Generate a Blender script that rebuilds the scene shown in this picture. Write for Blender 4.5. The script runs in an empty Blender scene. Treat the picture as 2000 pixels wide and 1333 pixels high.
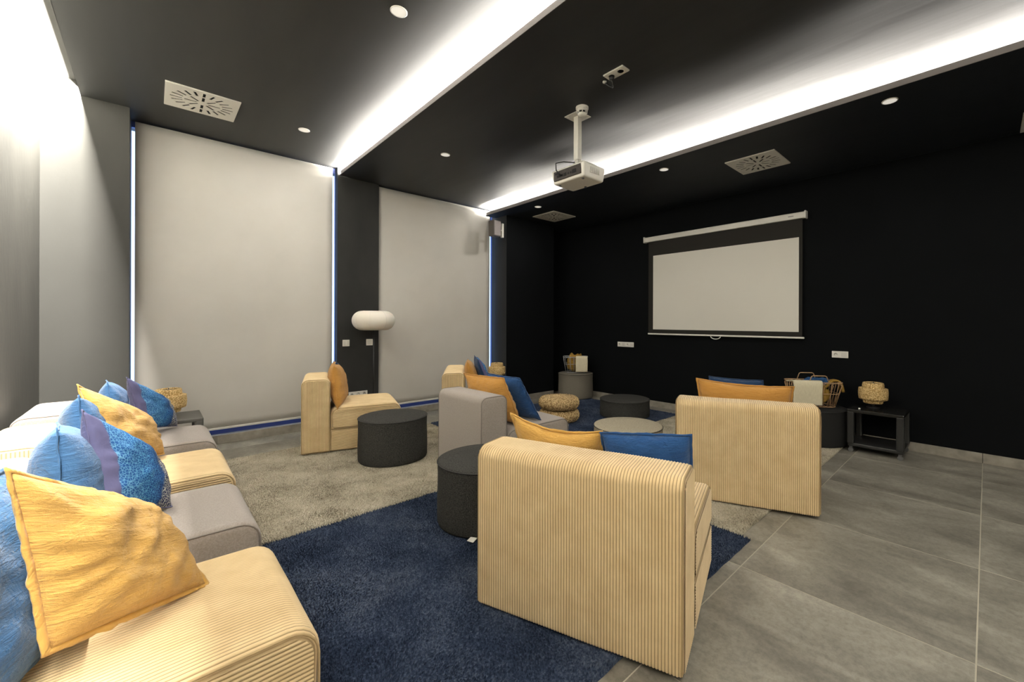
import bpy, bmesh, math, random
from mathutils import Vector, Matrix, noise
PI = math.pi
random.seed(7)
S = bpy.context.scene
COL = S.collection

# ------------------------------------------------------------------ camera
CH = 1.33
cam = bpy.data.cameras.new('camera')
cam_o = bpy.data.objects.new('camera', cam); COL.objects.link(cam_o)
YAW, ROLL = 0.766073579, 0.003058
fwd = Vector((math.sin(YAW), math.cos(YAW), 0)); rgt = Vector((math.cos(YAW), -math.sin(YAW), 0)); up = Vector((0, 0, 1))
r3 = rgt * math.cos(ROLL) + up * math.sin(ROLL); u3 = up * math.cos(ROLL) - rgt * math.sin(ROLL)
m = Matrix((r3, u3, -fwd)).transposed().to_4x4(); m.translation = (0, 0, CH)
cam_o.matrix_world = m
cam.sensor_width = 36.0; cam.sensor_fit = 'HORIZONTAL'
cam.lens = 814.8176 * 36 / 2000
cam.shift_x = -(1081.162 - 1000) / 2000
cam.shift_y = (628.31 - 666.5) / 2000
cam.clip_start = 0.02
S.camera = cam_o

# ------------------------------------------------------------------ view, sky and the cove lamps
S.view_settings.view_transform = 'Standard'; S.view_settings.look = 'None'
S.view_settings.exposure = 1.28; S.view_settings.gamma = 1.0
S.view_settings.use_curve_mapping = False
W = bpy.data.worlds.new('sky'); S.world = W; W.use_nodes = True
W.node_tree.nodes['Background'].inputs[0].default_value = (0.45, 0.64, 1.0, 1)
W.node_tree.nodes['Background'].inputs[1].default_value = 1.25

WARM = (1.0, 0.945, 0.86)
Y0, Y1 = -4.4, 5.75          # room depth
FILL_W = 4.4  # power of each added fill lamp
def strip(name, x, z, w, power, tilt, spread=180):
    """A LED strip lying along the room (Y); tilt = direction it faces in the XZ plane, degrees from +X."""
    l = bpy.data.lights.new(name, 'AREA'); l.shape = 'RECTANGLE'
    l.size = w; l.size_y = Y1 - Y0 - 0.07; l.energy = power; l.color = WARM; l.spread = math.radians(spread)
    o = bpy.data.objects.new(name, l); COL.objects.link(o)
    d = Vector((math.cos(math.radians(tilt)), 0, math.sin(math.radians(tilt))))
    zc = -d; yc = Vector((0, 1, 0)); xc = yc.cross(zc)
    mm = Matrix((xc, yc, zc)).transposed().to_4x4(); mm.translation = (x, (Y0 + Y1) / 2 - 0.02, z)
    o.matrix_world = mm
    return o
strip('led_strip_left', -0.4568, 3.335, 0.030, 1560, 218)
strip('led_strip_middle', 1.765, 3.203, 0.014, 450, 100)
strip('led_strip_middle_wash', 1.800, 3.214, 0.018, 340, 125)
strip('led_strip_screen', 3.99, 3.062, 0.014, 540, 95)
strip('led_strip_screen_wash', 4.13, 3.078, 0.020, 115, 125)

# ------------------------------------------------------------------ helpers
def link(o, parent=None):
    COL.objects.link(o)
    if parent is not None: o.parent = parent
    return o
def thing(name, label, cat, loc=(0, 0, 0), rz=0.0, group=None):
    o = bpy.data.objects.new(name, None); o.empty_display_size = 0.05; COL.objects.link(o)
    o.location = loc; o.rotation_euler = (0, 0, rz); o['label'] = label; o['category'] = cat
    if group: o['group'] = group
    return o
def tag(o, label, cat, group=None):
    o['label'] = label; o['category'] = cat
    if group: o['group'] = group
    return o

class MB:
    """collects geometry with uv, makes ONE mesh object"""
    def __init__(s): s.v = []; s.f = []; s.uv = []; s.mi = []; s.cur = 0; s.flat = False
    def vert(s, p): s.v.append(tuple(p)); return len(s.v) - 1
    def face(s, idx, uvs=None):
        s.f.append(tuple(idx)); s.uv.append(uvs or [(0, 0)] * len(idx)); s.mi.append(s.cur)
    def box(s, a, b, bev=0.0):
        (x0, y0, z0), (x1, y1, z1) = a, b
        if bev <= 0:
            q = [s.vert(p) for p in ((x0, y0, z0), (x1, y0, z0), (x1, y1, z0), (x0, y1, z0), (x0, y0, z1), (x1, y0, z1), (x1, y1, z1), (x0, y1, z1))]
            for f in ((0, 3, 2, 1), (4, 5, 6, 7), (0, 1, 5, 4), (1, 2, 6, 5), (2, 3, 7, 6), (3, 0, 4, 7)): s.face([q[i] for i in f])
        else:
            bm = bmesh.new(); bmesh.ops.create_cube(bm, size=1)
            for v in bm.verts: v.co = Vector(((v.co.x + .5) * (x1 - x0) + x0, (v.co.y + .5) * (y1 - y0) + y0, (v.co.z + .5) * (z1 - z0) + z0))
            bmesh.ops.bevel(bm, geom=bm.edges[:], offset=bev, segments=2, profile=.5, affect='EDGES')
            s.add_bm(bm); bm.free()
    def add_bm(s, bm, mat=None):
        bm.verts.index_update(); base = len(s.v)
        for v in bm.verts: s.v.append(tuple(mat @ v.co if mat else v.co))
        for f in bm.faces: s.face([base + v.index for v in f.verts])
    def lathe(s, prof, n=48, c=(0, 0, 0), cap0=True, cap1=True, a0=0.0, a1=2 * PI):
        """prof: list of (r, z)"""
        full = abs(a1 - a0 - 2 * PI) < 1e-6; k = n if full else n + 1
        rings = []
        for r, z in prof:
            rings.append([s.vert((c[0] + r * math.cos(a0 + (a1 - a0) * i / n), c[1] + r * math.sin(a0 + (a1 - a0) * i / n), c[2] + z)) for i in range(k)])
        L = 0.0
        for j in range(len(prof) - 1):
            dl = math.hypot(prof[j + 1][0] - prof[j][0], prof[j + 1][1] - prof[j][1])
            for i in range(n):
                i2 = (i + 1) % k
                s.face([rings[j][i], rings[j][i2], rings[j + 1][i2], rings[j + 1][i]], [(i / n, L), ((i + 1) / n, L), ((i + 1) / n, L + dl), (i / n, L + dl)])
            L += dl
        if full and cap0: s.face(rings[0][::-1])
        if full and cap1: s.face(rings[-1])
    def tube(s, pts, r, n=8, closed=False, caps=True):
        P = [Vector(p) for p in pts]; N = len(P); rings = []
        ref = Vector((0, 0, 1))
        prev = None
        for i in range(N):
            if closed: t = (P[(i + 1) % N] - P[i - 1])
            else: t = P[min(i + 1, N - 1)] - P[max(i - 1, 0)]
            t.normalize()
            if prev is None:
                a = t.cross(ref)
                if a.length < 1e-3: a = t.cross(Vector((1, 0, 0)))
            else:
                a = prev - t * prev.dot(t)
            a.normalize(); prev = a; b = t.cross(a)
            rr = r[i] if isinstance(r, (list, tuple)) else r
            rings.append([s.vert(P[i] + (a * math.cos(2 * PI * k / n) + b * math.sin(2 * PI * k / n)) * rr) for k in range(n)])
        for i in range(N if closed else N - 1):
            A, B = rings[i], rings[(i + 1) % N]
            for k in range(n): s.face([A[k], A[(k + 1) % n], B[(k + 1) % n], B[k]])
        if not closed and caps: s.face(rings[0][::-1]); s.face(rings[-1])
    def build(s, name, mats, parent=None, smooth=False, loc=None, rz=None):
        me = bpy.data.meshes.new(name); me.from_pydata(s.v, [], s.f)
        ul = me.uv_layers.new(name='UVMap')
        flat = [c for f in s.uv for uv in f for c in uv]
        ul.data.foreach_set('uv', flat)
        if not isinstance(mats, (list, tuple)): mats = [mats]
        for mm in mats: me.materials.append(mm)
        me.polygons.foreach_set('material_index', s.mi)
        if smooth: me.polygons.foreach_set('use_smooth', [True] * len(s.f))
        me.update()
        o = bpy.data.objects.new(name, me); link(o, parent)
        if loc is not None: o.location = loc
        if rz is not None: o.rotation_euler[2] = rz
        return o
def auto_smooth(o, ang=40):
    me = o.data; bm = bmesh.new(); bm.from_mesh(me)
    for f in bm.faces: f.smooth = True
    for e in bm.edges:
        if len(e.link_faces) == 2: e.smooth = e.calc_face_angle(0) < math.radians(ang)
    bm.to_mesh(me); bm.free(); return o

# ------------------------------------------------------------------ materials
MATS = {}
def nodes(name):
    mt = bpy.data.materials.new(name); mt.use_nodes = True
    nt = mt.node_tree; b = nt.nodes['Principled BSDF']; MATS[name] = mt
    return mt, nt, b
def N(nt, t, **kw):
    n = nt.nodes.new(t)
    for k, v in kw.items():
        if k.startswith('i_'):
            key = k[2:]
            n.inputs[int(key) if key.isdigit() else key.replace('_', ' ')].default_value = v
        else: setattr(n, k, v)
    return n
def ramp(nt, src, stops):
    r = nt.nodes.new('ShaderNodeValToRGB'); e = r.color_ramp.elements
    while len(e) < len(stops): e.new(0.5)
    for k, (p, c) in enumerate(stops): e[k].position = p; e[k].color = (*c, 1)
    nt.links.new(src, r.inputs[0]); return r.outputs[0]
def coords(nt, which='Object', scale=(1, 1, 1)):
    tc = nt.nodes.new('ShaderNodeTexCoord'); mp = nt.nodes.new('ShaderNodeMapping'); mp.inputs['Scale'].default_value = scale
    nt.links.new(tc.outputs[which], mp.inputs[0]); return mp.outputs[0]
def noise_tex(nt, vec, scale, detail=4, rough=0.55, dist=0.0):
    n = N(nt, 'ShaderNodeTexNoise'); n.inputs['Scale'].default_value = scale; n.inputs['Detail'].default_value = detail
    n.inputs['Roughness'].default_value = rough; n.inputs['Distortion'].default_value = dist
    nt.links.new(vec, n.inputs['Vector']); return n
def bump(nt, b, h, strength=0.3, dist=0.01, chain=None):
    n = N(nt, 'ShaderNodeBump'); n.inputs['Strength'].default_value = strength; n.inputs['Distance'].default_value = dist
    nt.links.new(h, n.inputs['Height'])
    if chain: nt.links.new(chain, n.inputs['Normal'])
    nt.links.new(n.outputs[0], b.inputs['Normal']); return n.outputs[0]
def plain(name, col, rough=0.5, metal=0.0, spec=0.5):
    mt, nt, b = nodes(name); b.inputs['Base Color'].default_value = (*col, 1); b.inputs['Roughness'].default_value = rough
    b.inputs['Metallic'].default_value = metal; b.inputs['Specular IOR Level'].default_value = spec
    return mt
def mottled(name, c0, c1, scale=6, rough=0.8, bscale=200, bstr=0.15, bdist=0.002, vscale=(1, 1, 1), spec=0.3, p0=.35, p1=.65, det=5, sheen=0.0):
    mt, nt, b = nodes(name); v = coords(nt, 'Object', vscale)
    n = noise_tex(nt, v, scale, det); nt.links.new(ramp(nt, n.outputs[0], [(p0, c0), (p1, c1)]), b.inputs['Base Color'])
    b.inputs['Roughness'].default_value = rough; b.inputs['Specular IOR Level'].default_value = spec
    if sheen: b.inputs['Sheen Weight'].default_value = sheen; b.inputs['Sheen Roughness'].default_value = 0.6
    n2 = noise_tex(nt, v, bscale, 3); bump(nt, b, n2.outputs[0], bstr, bdist)
    return mt

# paints
M_ceiling = mottled('ceiling_paint', (.037, .038, .038), (.046, .047, .046), 3, .62, 9, .12, .01, (1, .18, 1), .35)
M_ceiling2 = mottled('ceiling_paint_streaked', (.022, .023, .024), (.030, .031, .032), 3, .55, 5, .3, .012, (1, .15, 1), .4)
M_ceiling3 = mottled('ceiling_paint_dark', (.009, .012, .016), (.012, .015, .020), 3, .6, 9, .12, .01, (1, .2, 1), .35)
M_wall_left = mottled('concrete_grey_paint', (.046, .046, .040), (.070, .069, .061), 1.7, .6, 24, .18, .01, (1, 1, .35), .35)
M_column = mottled('charcoal_paint', (.027, .027, .026), (.034, .034, .032), 2.5, .8, 30, .12, .006, (1, 1, .5), .12)
M_pier = mottled('grey_paint', (.046, .046, .042), (.055, .055, .051), 1.5, .75, 30, .1, .006, (1, 1, .5), .15)
M_bounce = mottled('off_white_plaster', (.62, .60, .55), (.68, .66, .61), 2, .8, 60, .1, .003)
M_black = mottled('near_black_paint', (.0030, .0036, .0042), (.0038, .0045, .0052), 2.2, .85, 40, .1, .005, (1, 1, 1), .10)
M_fascia = plain('fascia_paint', (.12, .105, .095), .6)
M_white = plain('white_plastic', (.72, .70, .64), .4)
M_metal_white = plain('white_metal', (.62, .60, .55), .45)
M_dark = plain('dark_void', (.006, .006, .006), .8)
M_grout = plain('grout', (.40, .365, .29), .9)
M_frame_daylit = plain('window_frame_metal', (.045, .075, .26), .5)  # grey frame metal; the blue of daylight is put into its colour
M_blind = mottled('blind_fabric', (.455, .445, .415), (.50, .489, .458), 1.2, .85, 700, .06, .001, (1, 1, 1), .2)
def blind_mat():
    nt = M_blind.node_tree; b = nt.nodes['Principled BSDF']; o = nt.nodes['Material Output']
    t = nt.nodes.new('ShaderNodeBsdfTranslucent'); t.inputs[0].default_value = (.12, .085, .048, 1)
    x = nt.nodes.new('ShaderNodeAddShader'); nt.links.new(b.outputs[0], x.inputs[0]); nt.links.new(t.outputs[0], x.inputs[1]); nt.links.new(x.outputs[0], o.inputs[0])
blind_mat()
M_castor = plain('castor_grey', (.10, .10, .10), .4)
M_cart = plain('grey_lacquered_steel', (.020, .020, .019), .42)
M_cart_top = plain('glossy_dark_tabletop', (.016, .016, .015), .16)
M_cart_l = plain('grey_lacquered_table', (.10, .096, .088), .42)
M_black_plastic = plain('black_plastic', (.012, .012, .013), .4)
M_brass = plain('brass', (.42, .28, .08), .3, .9)
M_piping_black = plain('black_piping', (.008, .008, .008), .6)

def tile_mat():
    mt, nt, b = nodes('grey_stone_tile'); v = coords(nt, 'Object')
    oi = N(nt, 'ShaderNodeObjectInfo'); add = N(nt, 'ShaderNodeVectorMath', operation='MULTIPLY_ADD')
    nt.links.new(v, add.inputs[0]); add.inputs[1].default_value = (1, 1, 1)
    comb = N(nt, 'ShaderNodeCombineXYZ'); mul = N(nt, 'ShaderNodeMath', operation='MULTIPLY'); mul.inputs[1].default_value = 60
    nt.links.new(oi.outputs['Random'], mul.inputs[0]); nt.links.new(mul.outputs[0], comb.inputs[0]); nt.links.new(mul.outputs[0], comb.inputs[2])
    nt.links.new(comb.outputs[0], add.inputs[2]); vv = add.outputs[0]
    mp = N(nt, 'ShaderNodeMapping'); mp.inputs['Scale'].default_value = (1.6, .8, 1); nt.links.new(vv, mp.inputs[0])
    n1 = noise_tex(nt, mp.outputs[0], 2.3, 7, .62, .6); n2 = noise_tex(nt, vv, 38, 6, .8)
    c1 = ramp(nt, n1.outputs[0], [(.28, (.118, .108, .088)), (.5, (.225, .211, .175)), (.72, (.355, .334, .280))])
    c2 = ramp(nt, n2.outputs[0], [(.3, (.62, .61, .60)), (.58, (1.06, 1.06, 1.05))])
    mx = N(nt, 'ShaderNodeMix', data_type='RGBA', blend_type='MULTIPLY'); mx.inputs[0].default_value = .8
    nt.links.new(c1, mx.inputs[6]); nt.links.new(c2, mx.inputs[7]); nt.links.new(mx.outputs[2], b.inputs['Base Color'])
    rr = N(nt, 'ShaderNodeMapRange'); rr.inputs[3].default_value = .42; rr.inputs[4].default_value = .62
    nt.links.new(n1.outputs[0], rr.inputs[0]); nt.links.new(rr.outputs[0], b.inputs['Roughness'])
    bump(nt, b, n2.outputs[0], .12, .002)
    return mt
M_tile = tile_mat()
M_skirt = mottled('skirting_tile_stone', (.20, .18, .15), (.30, .275, .23), 9, .55, 60, .1, .002)

RP = .0126   # rib pitch of the corduroy
def cord_mat(name, c0, c1, scale=1.0):
    mt, nt, b = nodes(name); v = coords(nt, 'Object')
    n = noise_tex(nt, v, 9, 5); col = ramp(nt, n.outputs[0], [(.3, c0), (.7, c1)])
    # colour is darker in the grooves between the cords
    uv = N(nt, 'ShaderNodeTexCoord'); sp = N(nt, 'ShaderNodeSeparateXYZ'); nt.links.new(uv.outputs['UV'], sp.inputs[0])
    m1 = N(nt, 'ShaderNodeMath', operation='MULTIPLY'); m1.inputs[1].default_value = PI / RP; nt.links.new(sp.outputs[0], m1.inputs[0])
    m2 = N(nt, 'ShaderNodeMath', operation='COSINE'); nt.links.new(m1.outputs[0], m2.inputs[0])
    m3 = N(nt, 'ShaderNodeMath', operation='ABSOLUTE'); nt.links.new(m2.outputs[0], m3.inputs[0])
    gr = ramp(nt, m3.outputs[0], [(.12, (.40, .36, .31)), (.62, (1, 1, 1))])
    mx = N(nt, 'ShaderNodeMix', data_type='RGBA', blend_type='MULTIPLY'); mx.inputs[0].default_value = 1
    nt.links.new(col, mx.inputs[6]); nt.links.new(gr, mx.inputs[7]); nt.links.new(mx.outputs[2], b.inputs['Base Color'])
    b.inputs['Roughness'].default_value = .9; b.inputs['Specular IOR Level'].default_value = .2
    b.inputs['Sheen Weight'].default_value = .25; b.inputs['Sheen Roughness'].default_value = .5
    w = noise_tex(nt, v, 420, 2); bump(nt, b, w.outputs[0], .35, .0015)
    return mt
M_cord = cord_mat('tan_corduroy', (.63, .465, .25), (.74, .57, .325))
M_cordpipe = plain('tan_piping', (.42, .30, .15), .9)
M_greyfab = mottled('warm_grey_fabric', (.265, .230, .20), (.345, .303, .267), 190, .9, 520, .5, .0015, spec=.2, sheen=.2)
M_greypipe = plain('grey_piping', (.20, .175, .155), .9)
M_dkfab = mottled('charcoal_woven_fabric', (.016, .016, .014), (.066, .064, .058), 170, .9, 520, .5, .0015, spec=.2)
M_blkfab = mottled('black_woven_fabric', (.012, .012, .012), (.022, .022, .021), 330, .9, 520, .4, .0015, spec=.2)
M_ltfab = mottled('oatmeal_woven_fabric', (.30, .26, .19), (.46, .41, .30), 60, .9, 420, .5, .0015, (1, 4, 4), spec=.2)
M_tpfab = mottled('taupe_woven_fabric', (.15, .135, .105), (.20, .18, .145), 200, .9, 520, .4, .0015, spec=.2)

def linen(name, c0, c1, wr=1.0):
    mt, nt, b = nodes(name); v = coords(nt, 'UV'); vo = coords(nt, 'Object')
    mp = N(nt, 'ShaderNodeMapping'); mp.inputs['Scale'].default_value = (3, 60, 1); nt.links.new(v, mp.inputs[0])
    n1 = noise_tex(nt, mp.outputs[0], 2.2, 4, .6, .2); n2 = noise_tex(nt, vo, 12, 5, .6, .8)
    c = ramp(nt, n1.outputs[0], [(.3, c0), (.7, c1)])
    nt.links.new(c, b.inputs['Base Color']); b.inputs['Roughness'].default_value = .85; b.inputs['Specular IOR Level'].default_value = .2
    b.inputs['Sheen Weight'].default_value = .2
    mp2 = N(nt, 'ShaderNodeMapping'); mp2.inputs['Scale'].default_value = (5, 17, 1); mp2.inputs['Rotation'].default_value = (0, 0, .25); nt.links.new(v, mp2.inputs[0])
    n3 = noise_tex(nt, mp2.outputs[0], 1.6, 6, .62, .9); ab = N(nt, 'ShaderNodeMath', operation='PINGPONG'); ab.inputs[1].default_value = .22; nt.links.new(n3.outputs[0], ab.inputs[0])
    ch = bump(nt, b, n2.outputs[0], .6 * wr, .02); ch = bump(nt, b, ab.outputs[0], .55 * wr, .022, ch)
    bump(nt, b, n1.outputs[0], .3, .003, ch)
    return mt
M_yellow = linen('mustard_linen', (.53, .30, .066), (.67, .40, .11))
M_orange = linen('ochre_linen', (.45, .215, .045), (.56, .29, .070))
M_blue = linen('royal_blue_linen', (.012, .060, .185), (.022, .090, .260))
M_ltblue = linen('washed_denim_linen', (.030, .098, .23), (.060, .158, .32))
M_blue_row = linen('faded_blue_linen', (.014, .062, .15), (.030, .105, .23))  # separate blue mix for the first cushion of the row
M_navy = linen('navy_linen', (.008, .030, .085), (.015, .050, .13))
M_purple = linen('grey_violet_cloth', (.10, .10, .205), (.14, .14, .26))
def pattern_mat():
    mt, nt, b = nodes('blue_bubble_print'); v = coords(nt, 'UV')
    sep = N(nt, 'ShaderNodeSeparateXYZ'); nt.links.new(v, sep.inputs[0])
    # band coordinate runs across the cushion, wobbling in big scallops
    n = noise_tex(nt, v, 2.0, 2); add = N(nt, 'ShaderNodeMath', operation='MULTIPLY_ADD'); add.inputs[1].default_value = .12
    nt.links.new(n.outputs[0], add.inputs[0]); nt.links.new(sep.outputs[0], add.inputs[2])
    base = ramp(nt, add.outputs[0], [(.165, (.105, .105, .21)), (.175, (.020, .10, .30)), (.42, (.010, .085, .27)), (.60, (.008, .060, .22)), (.80, (.005, .018, .085))])
    lines = ramp(nt, add.outputs[0], [(.165, (.105, .105, .21)), (.175, (.15, .36, .58)), (.50, (.10, .32, .54)), (.74, (.035, .14, .36)), (.78, (.60, .60, .52)), (1.0, (.55, .55, .48))])
    vo = N(nt, 'ShaderNodeTexVoronoi', feature='DISTANCE_TO_EDGE'); vo.inputs['Scale'].default_value = 36
    nt.links.new(v, vo.inputs['Vector'])
    msk = ramp(nt, vo.outputs['Distance'], [(.045, (1, 1, 1)), (.095, (0, 0, 0))])
    mx = N(nt, 'ShaderNodeMix', data_type='RGBA'); nt.links.new(msk, mx.inputs[0]); nt.links.new(base, mx.inputs[6]); nt.links.new(lines, mx.inputs[7])
    nt.links.new(mx.outputs[2], b.inputs['Base Color']); b.inputs['Roughness'].default_value = .8; b.inputs['Specular IOR Level'].default_value = .25
    n2 = noise_tex(nt, coords(nt, 'Object'), 12, 4, .55, .6); bump(nt, b, n2.outputs[0], .4, .015)
    return mt
M_pattern = pattern_mat()

def rug_mat(name, c0, c1, c2, sc=2.2):
    mt, nt, b = nodes(name); v = coords(nt, 'Object', (1, 1, .2))
    n1 = noise_tex(nt, v, sc, 6, .65, .35); n2 = noise_tex(nt, v, 95, 4, .75)
    a = N(nt, 'ShaderNodeMath', operation='MULTIPLY_ADD'); a.inputs[1].default_value = .62; nt.links.new(n2.outputs[0], a.inputs[0]); 
    h = N(nt, 'ShaderNodeMath', operation='MULTIPLY'); h.inputs[1].default_value = .48; nt.links.new(n1.outputs[0], h.inputs[0])
    nt.links.new(h.outputs[0], a.inputs[2])
    nt.links.new(ramp(nt, a.outputs[0], [(.40, c0), (.53, c1), (.70, c2)]), b.inputs['Base Color'])
    b.inputs['Roughness'].default_value = 1; b.inputs['Specular IOR Level'].default_value = .1
    n3 = noise_tex(nt, v, 110, 4, .7); ch = bump(nt, b, n3.outputs[0], .9, .012)
    bump(nt, b, n1.outputs[0], .35, .05, ch)
    return mt
M_rug_blue = rug_mat('navy_pile', (.009, .015, .033), (.030, .045, .082), (.115, .138, .19))
M_rug_grey = rug_mat('greige_pile', (.15, .13, .092), (.42, .38, .29), (.60, .55, .44), 3.6)
def weave(name, c0, c1, sc):
    mt, nt, b = nodes(name); v = coords(nt, 'Object')
    vo = N(nt, 'ShaderNodeTexVoronoi'); vo.inputs['Scale'].default_value = sc; nt.links.new(v, vo.inputs['Vector'])
    n = noise_tex(nt, v, sc * 1.3, 3); mx = N(nt, 'ShaderNodeMath', operation='MULTIPLY_ADD'); mx.inputs[1].default_value = -1.1
    nt.links.new(vo.outputs['Distance'], mx.inputs[0]); ad = N(nt, 'ShaderNodeMath', operation='ADD'); ad.inputs[1].default_value = .45
    nt.links.new(n.outputs[0], ad.inputs[0]); nt.links.new(ad.outputs[0], mx.inputs[2])
    nt.links.new(ramp(nt, mx.outputs[0], [(.2, c0), (.55, c1)]), b.inputs['Base Color']); b.inputs['Roughness'].default_value = .75
    bump(nt, b, mx.outputs[0], .8, .008)
    return mt
M_bamboo = weave('woven_bamboo', (.44, .275, .09), (.76, .55, .26), 90)
M_banana = weave('braided_banana_fibre', (.30, .19, .075), (.66, .48, .24), 58)
M_rattan = plain('rattan_cane', (.45, .28, .15), .55)
M_wire = plain('grey_wire', (.32, .33, .34), .4)
M_throw = mottled('cream_knit', (.60, .54, .385), (.70, .64, .47), 40, .95, 240, .5, .003, (6, 6, .6), .15)
M_mustard_cloth = mottled('mustard_cloth', (.26, .15, .025), (.36, .22, .045), 14, .9, 90, .5, .006)
M_blue_cloth = mottled('blue_cloth', (.015, .06, .16), (.03, .09, .22), 14, .9, 90, .5, .006)
def paper_mat():
    mt, nt, b = nodes('paper_shade'); b.inputs['Base Color'].default_value = (.74, .70, .62, 1); b.inputs['Roughness'].default_value = .8
    b.inputs['Subsurface Weight'].default_value = .1
    return mt
M_paper = paper_mat()
M_screen = plain('projection_white', (.62, .60, .54), .85, 0, .2)
M_screen_bk = plain('projection_black_border', (.022, .020, .017), .8, 0, .2)
M_proj_rear = mottled('projector_rear_grey', (.040, .034, .032), (.055, .047, .044), 60, .55, 300, .2, .001)
def glass_mat():
    mt = bpy.data.materials.new('window_glass'); mt.use_nodes = True; nt = mt.node_tree; nt.nodes.clear()
    o = nt.nodes.new('ShaderNodeOutputMaterial'); t = nt.nodes.new('ShaderNodeBsdfTransparent'); t.inputs[0].default_value = (.92, .96, 1, 1)
    g = nt.nodes.new('ShaderNodeBsdfGlossy'); g.inputs['Roughness'].default_value = .02; x = nt.nodes.new('ShaderNodeMixShader'); x.inputs[0].default_value = .06
    nt.links.new(t.outputs[0], x.inputs[1]); nt.links.new(g.outputs[0], x.inputs[2]); nt.links.new(x.outputs[0], o.inputs[0]); return mt
M_glass = glass_mat()
def disc_mat():
    mt, nt, b = nodes('downlight_diffuser'); b.inputs['Base Color'].default_value = (.75, .73, .66, 1)
    b.inputs['Emission Color'].default_value = (1, .95, .85, 1); b.inputs['Emission Strength'].default_value = .22
    return mt
M_disc = disc_mat()

# ------------------------------------------------------------------ room shell
XL, XR = -0.676, 5.668
YW = 5.715                     # face of the column between the windows
Z1, Z2, Z3 = 3.28, 3.178, 3.05 # the three ceiling levels
ZT = 3.62
def struct(name, mb, mat, parent=None, smooth=False):
    o = mb.build(name, mat, parent, smooth)
    if parent is None: o['kind'] = 'structure'
    return o
# floor: screed with grout colour, stone tiles as parts
mb = MB(); mb.box((XL - .2, Y0 - .2, -.12), (XR + .2, 6.1, -.0010)); floor = struct('floor', mb, M_grout)
PX, PY, GX, GY = .9053, .9010, 2.3136, .027
xs = [GX + PX * k for k in range(-4, 5)]; ys = [GY + PY * k for k in range(-5, 8)]
tm = {}
for xa in xs:
    for ya in ys:
        a0, a1 = max(xa, XL), min(xa + PX, XR); b0, b1 = max(ya, Y0), min(ya + PY, YW)
        if a1 - a0 < .03 or b1 - b0 < .03: continue
        g = .0024; key = (round(a1 - a0, 3), round(b1 - b0, 3))
        if key not in tm:
            t = MB(); w, d = (a1 - a0) / 2 - g, (b1 - b0) / 2 - g
            t.box((-w, -d, -.010), (w, d, 0), .0014); o = t.build('tile', M_tile, floor); tm[key] = o.data
        else:
            o = bpy.data.objects.new('tile', tm[key]); link(o, floor)
        o.location = ((a0 + a1) / 2, (b0 + b1) / 2, 0)
# side walls
mb = MB(); mb.box((XL - .2, Y0 - .2, -.1), (XL, 6.1, ZT)); struct('wall_left', mb, M_wall_left)
mb = MB(); mb.box((XR, Y0 - .2, -.1), (XR + .2, 6.1, ZT)); struct('wall_right', mb, M_black)
mb = MB(); mb.box((XL - .2, Y0 - .2, -.1), (XR + .2, Y0, ZT)); struct('wall_back', mb, M_bounce)  # unseen wall, made off-white to bounce light into the room
# window wall: left pier, column, right pier, the strip behind the right pier
mb = MB(); mb.box((XL, 5.46, 0), (-.153, 5.84, ZT)); struct('wall_far_pier_left', mb, M_pier)
mb = MB(); mb.box((1.690, YW, 0), (2.210, 5.84, ZT)); struct('wall_far', mb, M_column)
mb = MB(); mb.box((4.130, 5.395, 0), (5.19, 5.84, ZT)); mb.box((5.19, YW, 0), (XR, 5.84, ZT)); mb.mi[5] = 1; struct('wall_far_pier_right', mb, [M_black, M_column])   # return painted lighter than the front to imitate light falling on it
# window sills (the upstand under each window)
for k, (x0, x1) in enumerate(((-.153, 1.690), (2.210, 4.130))):
    mb = MB(); mb.box((x0, 5.725, 0), (x1, 6.1, .094)); struct('trim_%d' % (k + 1), mb, M_skirt)

# ceilings. level 1 oversails the shelf of level 2, level 2 oversails the shelf of level 3
def wavy_underside(mb, x0, x1, z, amp, seed, nx=40, ny=150, zt=ZT, fade=None):
    """slab whose underside undulates a little like hand-skimmed plaster"""
    g = []
    for j in range(ny + 1):
        y = Y0 + (6.1 - Y0) * j / ny; row = []
        for i in range(nx + 1):
            x = x0 + (x1 - x0) * i / nx
            d = amp * noise.noise(Vector((x * .9, y * 1.0 + seed, seed))) + amp * .35 * noise.noise(Vector((x * 3.1, y * .9, seed + 4)))
            if fade: d *= fade(x)
            row.append(mb.vert((x, y, z + d)))
        g.append(row)
    for j in range(ny):
        for i in range(nx): mb.face([g[j][i], g[j + 1][i], g[j + 1][i + 1], g[j][i + 1]])
    for a, b, c, d in ((g[0][0], g[0][nx], (x1, Y0, zt), (x0, Y0, zt)), (g[ny][nx], g[ny][0], (x0, 6.1, zt), (x1, 6.1, zt)),
                       (g[ny][0], g[0][0], (x0, Y0, zt), (x0, 6.1, zt)), (g[0][nx], g[ny][nx], (x1, 6.1, zt), (x1, Y0, zt))):
        mb.face([a, b, mb.vert(c), mb.vert(d)])
mb = MB(); mb.box((XL - .2, Y0 - .2, ZT), (XR + .2, 6.1, ZT + .1)); struct('ceiling', mb, M_ceiling)
mb = MB(); mb.box((XL, Y0, 3.405), (-.452, 5.46, ZT)); struct('ceiling_slot', mb, M_pier)
mb = MB(); wavy_underside(mb, -.452, 1.83, Z1, .0035, 1.0); o = struct('ceiling_panel_left', mb, M_ceiling); auto_smooth(o, 30)
mb = MB(); wavy_underside(mb, 1.83, 4.18, Z2, .018, 9.0, fade=lambda x: max(0, min(1, (x - 2.3) / .8)));
o = struct('ceiling_panel_middle', mb, M_ceiling2); auto_smooth(o, 30)
mb = MB(); mb.box((1.712, Y0, Z2), (1.83, YW - .01, Z2 + .010)); struct('ceiling_shelf_middle', mb, M_ceiling2)
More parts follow.
